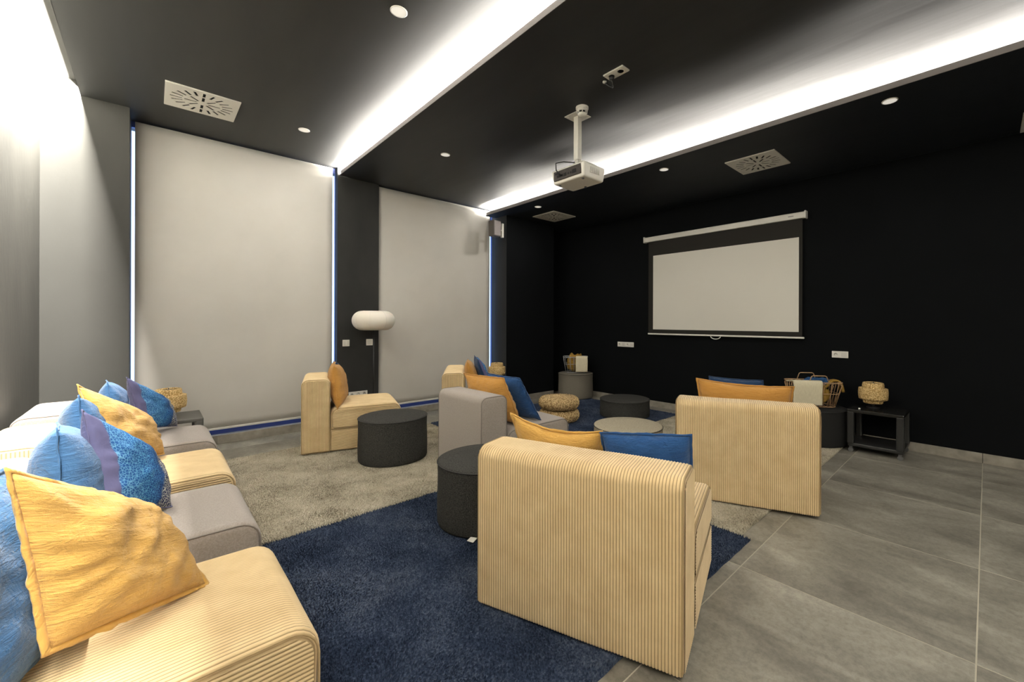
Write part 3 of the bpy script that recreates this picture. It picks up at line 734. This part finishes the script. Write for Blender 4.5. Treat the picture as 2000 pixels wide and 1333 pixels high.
# ------------------------------------------------------------------ cushions
def cushion(label, bl, br, tr, tl, th, mats, seed=0, flange=.014, n=34, pinch=.07, wr=1.0, group=None, name='cushion', sag=0.0):
    """pillow over the bilinear patch bl,br,tr,tl; front side = right-hand normal of (br-bl)x(tl-bl)"""
    bl, br, tr, tl = (Vector(p) for p in (bl, br, tr, tl)); cen = (bl + br + tr + tl) / 4
    t = MB(); F, B = [], []
    nrm0 = (br - bl).cross(tl - bl).normalized()
    def base(u, v):
        pu = .5 + (u - .5) * (1 - pinch * math.sin(PI * v)); pv = .5 + (v - .5) * (1 - pinch * math.sin(PI * u))
        return (bl * (1 - pu) + br * pu) * (1 - pv) + (tl * (1 - pu) + tr * pu) * pv - Vector((0, 0, sag * math.sin(PI * u) * v * v))
    def norm(u, v):
        e = .02; u0, u1, v0, v1 = max(0, u - e), min(1, u + e), max(0, v - e), min(1, v + e)
        q = (base(u1, v) - base(u0, v)).cross(base(u, v1) - base(u, v0))
        return q.normalized() if q.length > 1e-9 else nrm0
    for j in range(n + 1):
        fr, br_ = [], []
        for i in range(n + 1):
            u, v = i / n, j / n; p = base(u, v); nn = norm(u, v); x, y = 2 * u - 1, 2 * v - 1
            prof = (max(0, 1 - abs(x) ** 2.6) ** .55) * (max(0, 1 - abs(y) ** 2.6) ** .55)
            edge = 1 - prof; ang = math.atan2(y, x)
            wob = wr * (.010 * noise.noise(Vector((u * 4, v * 4, seed))) + .007 * noise.noise(Vector((u * 9, v * 9, seed + 7))))
            fl = wr * .011 * edge * prof * 3 * noise.noise(Vector((math.cos(ang) * 5, math.sin(ang) * 5, seed + 3)))
            diag = wr * .012 * prof * math.sin((u * 1.3 - v) * 14 + 3 * noise.noise(Vector((u * 3, v * 3, seed + 9)))) * max(0, noise.noise(Vector((u * 2.2, v * 2.2, seed + 11))) + .2)
            s = th / 2 * prof
            border = i in (0, n) or j in (0, n)
            w1 = (wob + diag) * prof + fl
            f = t.vert(p + nn * (s + w1)); fr.append(f)
            br_.append(f if border else t.vert(p - nn * (s + w1 * .5 - fl)))
        F.append(fr); B.append(br_)
    for j in range(n):
        for i in range(n):
            uv = [(i / n, j / n), ((i + 1) / n, j / n), ((i + 1) / n, (j + 1) / n), (i / n, (j + 1) / n)]
            t.cur = 0; t.face([F[j][i], F[j][i + 1], F[j + 1][i + 1], F[j + 1][i]], uv)
            t.cur = min(1, len(mats) - 1); t.face([B[j][i], B[j + 1][i], B[j + 1][i + 1], B[j][i + 1]], [uv[0], uv[3], uv[2], uv[1]])
    o = t.build(name, mats, None, True); tag(o, label, 'cushion', group)
    # put the origin at the lower edge
    off = (bl + br) / 2; o.data.transform(Matrix.Translation(-off)); o.location = off
    # seam flange as a part
    if flange:
        t = MB(); ring = [(i / n, 0) for i in range(n)] + [(1, j / n) for j in range(n)] + [(1 - i / n, 1) for i in range(n)] + [(0, 1 - j / n) for j in range(n)]
        a, b = [], []
        for k, (u, v) in enumerate(ring):
            p = base(u, v) - off; d = (base(u, v) - cen); nn = norm(u, v); d = (d - nn * d.dot(nn)).normalized()
            wv = .0015 * math.sin(k * .7 + seed) + .006 * noise.noise(Vector((k * .25, seed, 0)))
            a.append(t.vert(p - d * .004)); b.append(t.vert(p + d * flange * (1 + .3 * noise.noise(Vector((k * .4, seed, 2)))) + nn * wv))
        L = len(ring)
        for k in range(L): k2 = (k + 1) % L; t.face([a[k], a[k2], b[k2], b[k]])
        s = t.build('seam_edge', mats[-1] if len(mats) > 1 else mats[0], o, True)
        md = s.modifiers.new('thick', 'SOLIDIFY'); md.thickness = .004; md.offset = 0
    return o
GC = 'cushions on the left row of seats'
# left row, seat 1
cushion('royal blue linen cushion at the bottom left edge, behind the big mustard cushion', (-.285, 1.33, .50), (-.135, 1.84, .48), (-.265, 1.70, .95), (-.41, 1.24, .95), .17, [M_blue_row], 3, group=GC)
cushion('big mustard linen cushion nearest the camera at the bottom left', (-.170, 1.50, .568), (.128, 1.755, .475), (.000, 1.85, .735), (-.220, 1.45, 1.005), .15, [M_yellow], 11, .016, 44, .03, 1.25, GC)
# seat 2
cushion('pale blue linen cushion with a knotted seam behind the front patterned cushion', (-.215, 2.17, .50), (-.13, 2.68, .48), (-.28, 2.66, .90), (-.232, 2.19, .955), .20, [M_ltblue], 5, group=GC)
cushion('blue bubble-print cushion with a violet back on the second seat', (-.135, 2.30, .60), (.066, 2.588, .475), (-.01, 2.78, .70), (-.185, 2.30, 1.000), .14, [M_pattern, M_purple], 17, .004, 40, .03, .8, GC)
# seat 3
cushion('denim blue linen cushion tucked behind the second mustard cushion', (-.235, 3.02, .50), (-.15, 3.50, .48), (-.29, 3.50, .90), (-.255, 3.04, .960), .20, [M_ltblue], 23, group=GC)
cushion('mustard linen cushion on the third seat between two patterned cushions', (-.165, 3.10, .60), (.055, 3.655, .475), (-.03, 3.70, .735), (-.262, 3.10, 1.005), .14, [M_yellow], 29, .014, 38, .03, 1.3, GC)
# seat 4
cushion('pale blue linen cushion peeking up behind the farthest patterned cushion', (-.17, 4.05, .50), (-.09, 4.48, .48), (-.24, 4.50, .88), (-.215, 4.10, .905), .16, [M_ltblue], 31, group=GC)
cushion('blue bubble-print cushion on the farthest seat beside the bamboo lamp', (-.065, 4.15, .56), (.148, 4.54, .475), (.085, 4.62, .68), (-.123, 4.02, .945), .13, [M_pattern, M_purple], 37, .004, 34, .03, .8, GC)
def onseat(ch, pts):
    x, y, a = ch; c, s = math.cos(a), math.sin(a)
    return [(x + u * c - v * s, y + u * s + v * c, z) for u, v, z in pts]
A = (1.088, 1.641, .335); B = (2.843, 1.624, .414); C = (1.775, 3.275, .016); D = (1.226, 5.290, -.267); E = (2.820, 4.985, -.569)
GI = 'cushions on the seats facing the screen'
# front side faces the seat front (+u): bl is the sitter's right (-v) so that (br-bl) x (tl-bl) points to +u
cushion('mustard linen cushion standing up behind the foreground tan backrest, left of the blue one', *onseat(A, [(.40, -.47, .47), (.40, -.06, .47), (.30, .00, .838), (.30, -.495, .805)]), .13, [M_yellow], 41, .016, 34, .03, .9, GI, sag=.040)
cushion('royal blue linen cushion standing up behind the foreground tan backrest', *onseat(A, [(.41, -.90, .47), (.41, -.52, .47), (.30, -.50, .80), (.30, -.905, .838)]), .14, [M_blue], 43, .012, 34, .02, 1.3, GI)
cushion('ochre linen cushion showing above the right tan backrest', *onseat(B, [(.38, -.79, .47), (.38, -.17, .47), (.30, -.135, .872), (.30, -.81, .846)]), .14, [M_orange], 47, .014, 34, .03, 1.0, GI, sag=.02)
cushion('navy cushion hardly showing over the ochre cushion on the right seat', *onseat(B, [(.54, -.68, .47), (.52, -.20, .47), (.45, -.22, .875), (.47, -.62, .86)]), .12, [M_navy], 53, .008, 30, .05, .8, GI)
cushion('ochre linen cushion slumped over the grey backrest in the middle', *onseat(C, [(.42, -.60, .47), (.40, -.08, .50), (.21, -.08, .865), (.30, -.52, .86)]), .18, [M_orange], 59, .010, 38, .03, 1.5, GI)
cushion('royal blue linen cushion leaning on the ochre one on the grey seat', *onseat(C, [(.66, -.585, .475), (.58, -.12, .475), (.37, -.20, .865), (.42, -.585, .855)]), .13, [M_blue], 61, .010, 34, .04, .9, GI)
cushion('ochre linen cushion leaning on the side-on ribbed seat by the left blind', *onseat(D, [(.315, -.72, .445), (.41, -.20, .475), (.285, -.20, .885), (.285, -.60, .865)]), .17, [M_orange], 67, .010, 32, .04, 1.0, GI)
cushion('navy cushion corner behind the ochre cushion by the left blind', *onseat(D, [(.36, -.40, .47), (.36, -.02, .47), (.31, -.07, .865), (.31, -.40, .895)]), .10, [M_navy], 71, .006, 26, .05, .8, GI)
cushion('brown-ochre cushion on the rear tan seat against its backrest', *onseat(E, [(.38, -.80, .47), (.38, -.40, .47), (.28, -.42, .86), (.28, -.82, .86)]), .14, [M_orange], 73, .006, 26, .05, .8, GI)
cushion('dark navy cushion with a printed front on the rear tan seat', *onseat(E, [(.56, -.72, .47), (.52, -.26, .47), (.36, -.36, .90), (.40, -.72, .88)]), .12, [M_pattern, M_navy], 79, .004, 26, .04, .8, GI)

# ------------------------------------------------------------------ stools
def stool(label, x, y, r, h, fab, z=0.0, group=None, tag_on=False):
    t0 = thing('round_stool', label, 'stool', (x, y, z), 0, group)
    b = MB(); b.lathe([(r - .012, .006), (r - .004, .008), (r, .02)] + [(r + .002 * math.sin(k), .02 + (h - .04) * k / 6) for k in range(1, 6)] + [(r, h - .012)], 72, cap1=False); b.build('side', fab, t0, True)
    c = MB(); c.lathe([(r, h - .012), (r - .004, h - .004), (r - .016, h), (r * .6, h + .006), (r * .25, h + .008), (0, h + .008)], 72, cap0=False, cap1=False); c.build('top', fab, t0, True)
    p = MB(); p.tube([((r + .001) * math.cos(2 * PI * k / 72), (r + .001) * math.sin(2 * PI * k / 72), h - .010) for k in range(72)], .0035, 6, True); p.build('piping', M_piping_black, t0, True)
    if tag_on:
        g = MB(); g.box((-.03, -.02, 0), (.03, .02, .002)); o = g.build('care_label', M_white, t0); o.location = (r * math.cos(-2.40) * 1.06, r * math.sin(-2.40) * 1.06, .016); o.rotation_euler = (0.12, 0, .5)
    return t0
GS = 'round upholstered stools'
stool('charcoal round stool standing on the greige rug in front of the side-on seat', 1.681, 3.975, .312, .408, M_dkfab, RZ, GS)
stool('charcoal round stool half hidden behind the foreground tan backrest', 1.620, 2.345, .310, .405, M_dkfab, RZ, GS, True)
stool('low charcoal round stool near the black wall, behind the pale one', 4.800, 3.540, .345, .240, M_dkfab, RZ, GS)
stool('low oatmeal round stool in the middle of the room', 3.560, 2.583, .352, .250, M_ltfab, RZ, GS)
stool('tall taupe round stool in the far corner carrying the wire basket', 5.335, 4.985, .300, .425, M_tpfab, RZ, GS)
stool('black round stool behind the right tan seat carrying the rattan basket', 5.310, 1.345, .318, .385, M_blkfab, RZ, GS)
# braided stools
def braided(label, x, y, z):
    t0 = thing('braided_stool', label, 'stool', (x, y, z), 0, 'pair of braided stools')
    r, h = .266, .160
    prof = [(.05, .006), (r * .7, .006)]
    for k in range(8):
        a = -PI / 2 + PI * k / 7
        for q in (-.5, 0, .5):
            aa = a + q * PI / 14; s = 1.0 if q == 0 else .965
            prof.append(((r - .08) + .08 * math.cos(aa) * s, h / 2 + h / 2 * math.sin(aa) * s))
    rr = r - .10
    while rr > .10:
        prof += [(rr + .012, h * .985), (rr, h * .955), (rr - .012, h * .985)]; rr -= .028
    prof += [(.085, h * .93), (.06, h * .88)]
    b = MB(); b.lathe(prof, 96)
    for i, p in enumerate(b.v):
        an = math.atan2(p[1], p[0]); k = 1 + .014 * math.sin(an * 46 + p[2] * 110); b.v[i] = (p[0] * k, p[1] * k, p[2])
    b.build('seat', M_banana, t0, True)
    c = MB()
    for k in range(30):
        a = 2 * PI * k / 30 + .02
        c.tube([((r - .08 + .082 * math.cos(q)) * math.cos(a + q * .06), (r - .08 + .082 * math.cos(q)) * math.sin(a + q * .06), h / 2 + h * .505 * math.sin(q)) for q in [-1.2 + 2.4 * s / 8 for s in range(9)]], .006, 5)
    o = c.build('braid', M_banana, t0, True); o['kind'] = 'stuff'
    return t0
braided('lower of the two stacked braided banana-fibre stools', 3.915, 3.955, RZ)
braided('upper of the two stacked braided banana-fibre stools', 3.900, 3.945, RZ + .1645)

# ------------------------------------------------------------------ side tables
def cart(label, x, y, w, d, h, mat, group, casters=True):
    t0 = thing('side_table', label, 'side table', (x, y, 0), 0, group); z0 = .062; e = .030
    t = MB(); t.box((-w / 2, -d / 2, h - .034), (w / 2, d / 2, h), .008); t.build('table_top', M_cart_top if mat is M_cart else mat, t0)
    t = MB(); t.box((-w / 2 + .005, -d / 2 + .005, z0), (w / 2 - .005, d / 2 - .005, z0 + .034), .008); t.build('bottom_shelf', mat, t0)
    for sx in (-1, 1):
        for sy in (-1, 1):
            t = MB(); cx, cy = sx * (w / 2 - e), sy * (d / 2 - e); t.box((cx - e, cy - e, z0 + .02), (cx + e, cy + e, h - .02), .012); t.build('post', mat, t0)
            if casters:
                t = MB(); t.box((cx - .012, cy - .014, .035), (cx + .012, cy + .014, z0 + .006), .003)
                t.tube([(cx - .011, cy, .0225), (cx + .011, cy, .0225)], .0225, 18); t.build('castor', M_castor, t0)
    return t0
GT = 'square side tables on castors'
cart('dark grey square side table on castors at the black wall, right', 5.395, .775, .455, .455, .440, M_cart, GT)
cart('grey square side table at the left blind carrying a bamboo lamp', .115, 5.205, .455, .455, .440, M_cart_l, GT)
cart('dark side table in the far corner hidden behind the rear seat', 3.800, 5.120, .455, .455, .440, M_cart, GT)

# ------------------------------------------------------------------ bamboo lamps
def bamboo_lamp(label, x, y, z):
    t0 = thing('bamboo_lamp', label, 'lamp', (x, y, z), 0, 'woven bamboo table lamps')
    t = MB(); t.lathe([(.058, 0), (.058, .006), (.052, .010), (.016, .012), (.014, .035), (.045, .040), (.045, .052), (.010, .056), (.010, .12)], 32); t.build('base', M_black_plastic, t0, True)
    def shell(name, r0, r1, z0, z1, par):
        s = MB(); pr = [(r0 - .010, z0), (r0, z0 + .004)] + [(r0 + (r1 - r0) * k / 6 + .004 * math.sin(PI * k / 6), z0 + (z1 - z0) * k / 6) for k in range(1, 6)] + [(r1, z1 - .003), (r1 - .008, z1), (r1 - .012, z1 - .006), (r0 - .012, z0 + .006)]
        s.lathe(pr, 64, cap0=False, cap1=False)
        for i, p in enumerate(s.v):
            an = math.atan2(p[1], p[0]); k = 1 + .012 * math.sin(an * 44 + p[2] * 260); s.v[i] = (p[0] * k, p[1] * k, p[2])
        return s.build(name, M_bamboo, par, True)
    shell('lamp_shade', .082, .086, .045, .110, t0)
    shell('shade_middle', .122, .124, .085, .205, t0); shell('shade_top', .092, .088, .190, .262, t0)
    s = MB(); s.lathe([(.124, .203), (.088, .207)], 48, cap0=False, cap1=False); s.lathe([(.082, .100), (.122, .090)], 48, cap0=False, cap1=False); s.build('shade_ring', M_bamboo, t0, True)
    s = MB(); s.tube([(-.086, 0, .252), (0, 0, .256), (.086, 0, .252)], .0025); s.tube([(0, -.086, .252), (0, 0, .256), (0, .086, .252)], .0025); s.tube([(0, 0, .11), (0, 0, .268)], .004); s.build('shade_holder', M_black_plastic, t0, True)
    s = MB(); s.lathe([(.012, .12), (.03, .15), (.034, .175), (.022, .20), (0, .206)], 20, cap1=False); s.build('bulb', M_white, t0, True)
    return t0
bamboo_lamp('woven bamboo table lamp on the grey table at the left blind', .110, 5.200, .4405)
bamboo_lamp('woven bamboo table lamp on the dark castor table at the black wall', 5.430, .825, .4405)
bamboo_lamp('woven bamboo lamp half hidden behind the rear seat cushions by the far blind', 3.760, 5.140, .4405)
o = MB(); o.lathe([(.008, 0), (.010, .006), (.006, .013), (0, .014)], 14, cap1=False); o = o.build('glass_bead', M_white, None, True, (5.215, .905, .4405)); tag(o, 'tiny pale bead lying on the castor table left of its lamp', 'bead')

# ------------------------------------------------------------------ floor lamp
r = thing('floor_lamp', 'floor lamp with a wide white pill-shaped shade in front of the black column', 'lamp', (2.035, 5.42, 0))
t = MB(); t.lathe([(.13, 0), (.13, .012), (.12, .018), (.015, .022)], 40); t.build('base', M_black_plastic, r, True)
t = MB(); t.tube([(0, 0, .015), (0, 0, 1.30)], .0085, 12); t.build('pole', M_black_plastic, r, True)
t = MB(); Rr, Hh = .255, .122; prof = []
for k in range(25):
    a = -PI / 2 + PI * k / 24; prof.append((Rr - Hh * .98 + Hh * .98 * math.cos(a), Hh * math.sin(a)))
prof = [(.045, -Hh + .002)] + prof + [(.045, Hh - .002)]
t.lathe(prof, 64, (0, 0, 1.335), cap0=False, cap1=False)
sh = t.build('lamp_shade', M_paper, r, True)
for k in range(8):
    a = 2 * PI * k / 8 + .25; t = MB(); t.tube([((p[0] + .0005) * math.cos(a), (p[0] + .0005) * math.sin(a), 1.335 + p[1]) for p in prof], .0014, 5); t.build('shade_rib', M_metal_white, sh, True)
t = MB(); t.tube([(-.05, 0, 1.22), (0, 0, 1.225), (.05, 0, 1.22)], .003); t.lathe([(.02, 1.27), (.02, 1.31), (.012, 1.32)], 16); t.build('lamp_holder', M_black_plastic, r, True)

# ------------------------------------------------------------------ baskets with throws
def basket(label, x, y, z, w, d, h, rz, mat, group, handles=True, ht=.055):
    t0 = thing('storage_basket', label, 'basket', (x, y, z), rz, group)
    k0 = .78
    def rect(zz, k, n=10):
        a, b = w / 2 * k, d / 2 * k; rc = .05; pts = []
        for cx, cy, a0 in ((a - rc, b - rc, 0), (-a + rc, b - rc, 90), (-a + rc, -b + rc, 180), (a - rc, -b + rc, 270)):
            for q in range(6): an = math.radians(a0 + 18 * q); pts.append((cx + rc * math.cos(an), cy + rc * math.sin(an), zz))
        return pts
    for zz, k, nm in ((.006, k0, 'bottom_ring'), (h, 1.0, 'top_rim'), (h * .55, .9, 'middle_ring')):
        t = MB(); t.tube(rect(zz, k), .005 if nm != 'middle_ring' else .0035, 7, True); t.build(nm, mat, t0, True)
    t = MB()
    for i in range(7):
        f = -.8 + 1.6 * i / 6; t.tube([(f * w / 2 * k0, -d / 2 * k0, .006), (f * w / 2 * k0, d / 2 * k0, .006)], .003, 6)
    t.build('bottom_wire', mat, t0, True)
    # looped side wires: each loop is a tall hairpin
    def loop(p0, p1, q0, q1):
        pts = [p0]; 
        for s in range(9):
            a = PI * s / 8; c = (Vector(q0) + Vector(q1)) / 2; e = (Vector(q1) - Vector(q0)) / 2
            pts.append(tuple(c - e * math.cos(a) + Vector((0, 0, .03 * math.sin(a)))))
        return pts + [p1]
    for side in range(4):
        n = 5 if side % 2 == 0 else 4
        for i in range(n):
            t = MB(); f0, f1 = -.85 + 1.7 * i / n, -.85 + 1.7 * (i + 1.25) / n; fm = (f0 + f1) / 2
            def P(f, zz, k):
                a, b = w / 2 * k, d / 2 * k
                return ((f * a, -b, zz), (a, f * b, zz), (-f * a, b, zz), (-a, -f * b, zz))[side]
            t.tube(loop(P(fm - .08, .006, k0), P(fm + .08, .006, k0), P(f0, h - .035, .97), P(f1, h - .035, .97)), .0032, 6); t.build('side_loop', mat, t0, True)
    if handles:
        for s in (-1, 1):
            t = MB(); a = .10; t.tube([(-a, s * d / 2, h), (-a * .75, s * d / 2, h + ht * .9), (-a * .6, s * d / 2, h + ht), (a * .6, s * d / 2, h + ht), (a * .75, s * d / 2, h + ht * .9), (a, s * d / 2, h)], .005, 8); t.build('handle', mat, t0, True)
    return t0
def throw(label, name, x, y, z, rz, path, w, mat, group, th=.010, seed=0, wav=.006):
    """folded cloth: a strip of width w along local x following path of (y,z)"""
    pts = []
    for (a, b) in zip(path[:-1], path[1:]):
        m = max(2, int(math.dist(a, b) / .015))
        for k in range(m): f = k / m; pts.append((a[0] + (b[0] - a[0]) * f, a[1] + (b[1] - a[1]) * f))
    pts.append(path[-1])
    for _ in range(3): pts = [pts[0]] + [((pts[i - 1][0] + 2 * pts[i][0] + pts[i + 1][0]) / 4, (pts[i - 1][1] + 2 * pts[i][1] + pts[i + 1][1]) / 4) for i in range(1, len(pts) - 1)] + [pts[-1]]
    t = MB(); nx = 22; g = []
    for j, (yy, zz) in enumerate(pts):
        row = []
        for i in range(nx + 1):
            xx = -w / 2 + w * i / nx; e = .010 * noise.noise(Vector((j * .07, seed, 1))) * (1 if i > nx / 2 else -1)
            row.append(t.vert((xx + e * abs(2 * i / nx - 1), yy + wav * noise.noise(Vector((xx * 9, zz * 6, seed))), zz + wav * .5 * noise.noise(Vector((xx * 7, yy * 9, seed + 3))))))
        g.append(row)
    for j in range(len(pts) - 1):
        for i in range(nx): t.face([g[j][i], g[j][i + 1], g[j + 1][i + 1], g[j + 1][i]])
    o = t.build(name, mat, None, True, (x, y, z), rz); md = o.modifiers.new('thick', 'SOLIDIFY'); md.thickness = th; md.offset = 0
    tag(o, label, 'throw', group); return o
def lump(label, name, x, y, z, rz, dx, dy, dz, mat, group, seed=0, cat='cloth'):
    """crumpled cloth bundle"""
    bm = bmesh.new(); bmesh.ops.create_icosphere(bm, subdivisions=5, radius=1)
    for v in bm.verts:
        p = v.co.copy(); k = 1 + .16 * noise.noise(p * 1.6 + Vector((seed, 0, 0))) + .10 * noise.noise(p * 3.7 + Vector((0, seed, 0))) - .10 * abs(noise.noise(p * 5 + Vector((0, 0, seed))))
        q = [math.copysign(abs(c) ** .75, c) for c in p]
        v.co = Vector((q[0] * dx * k, q[1] * dy * k, (q[2] + 1) * dz * k))
    zmin = min(v.co.z for v in bm.verts)
    for v in bm.verts: v.co.z -= zmin
    t = MB(); t.add_bm(bm); bm.free(); o = t.build(name, mat, None, True, (x, y, z), rz); tag(o, label, cat, group); return o
GB = 'wire storage baskets'
# right basket on the black stool; its long front side faces the camera
bx, by, bz, brz = 5.290, 1.345, RZ + .3935, math.radians(-52)
basket('rattan basket with handles on the black stool, holding folded throws', bx, by, bz, .50, .30, .27, brz, M_rattan, GB, True, .075)
lump('crumpled mustard cloth stuffed inside the rattan basket', 'folded_cloth', bx, by, bz + .012, brz, .155, .090, .115, M_mustard_cloth, None, 2)
c, s = math.cos(brz), math.sin(brz)
def bl(px, py): return (bx + px * c - py * s, by + px * s + py * c)
q = bl(.06, .035); lump('blue cloth folded on top inside the rattan basket', 'folded_cloth', q[0], q[1], bz + .215, brz, .135, .060, .045, M_blue_cloth, None, 5)
q = bl(-.120, 0); throw('cream knitted throw hung over the front of the rattan basket', 'knitted_throw', q[0], q[1], bz, brz, [(.02, .265), (-.10, .285), (-.163, .292), (-.176, .26), (-.172, .15), (-.165, .03)], .290, M_throw, None, .012, 3)
q = bl(.215, 0); throw('mustard scarf hanging over the right end of the rattan basket', 'scarf', q[0], q[1], bz, brz + PI / 2, [(.10, .20), (.03, .275), (-.035, .290), (-.070, .25), (-.085, .16)], .085, M_mustard_cloth, None, .022, 8, .012)
# left basket on the taupe stool
lx, ly, lz, lrz = 5.330, 4.985, RZ + .4335, math.radians(-47)
basket('grey wire basket on the taupe stool in the far corner', lx, ly, lz, .42, .30, .27, lrz, M_wire, GB, False)
lump('ochre cloth bundled inside the grey wire basket', 'folded_cloth', lx, ly, lz + .012, lrz, .150, .095, .150, M_mustard_cloth, None, 12)
c2, s2 = math.cos(lrz), math.sin(lrz); q = (lx + .105 * c2, ly + .105 * s2)
throw('cream throw hung over the front of the grey wire basket', 'knitted_throw', q[0], q[1], lz, lrz, [(.02, .262), (-.10, .280), (-.163, .290), (-.176, .26), (-.172, .15), (-.165, .02)], .20, M_throw, None, .012, 9)
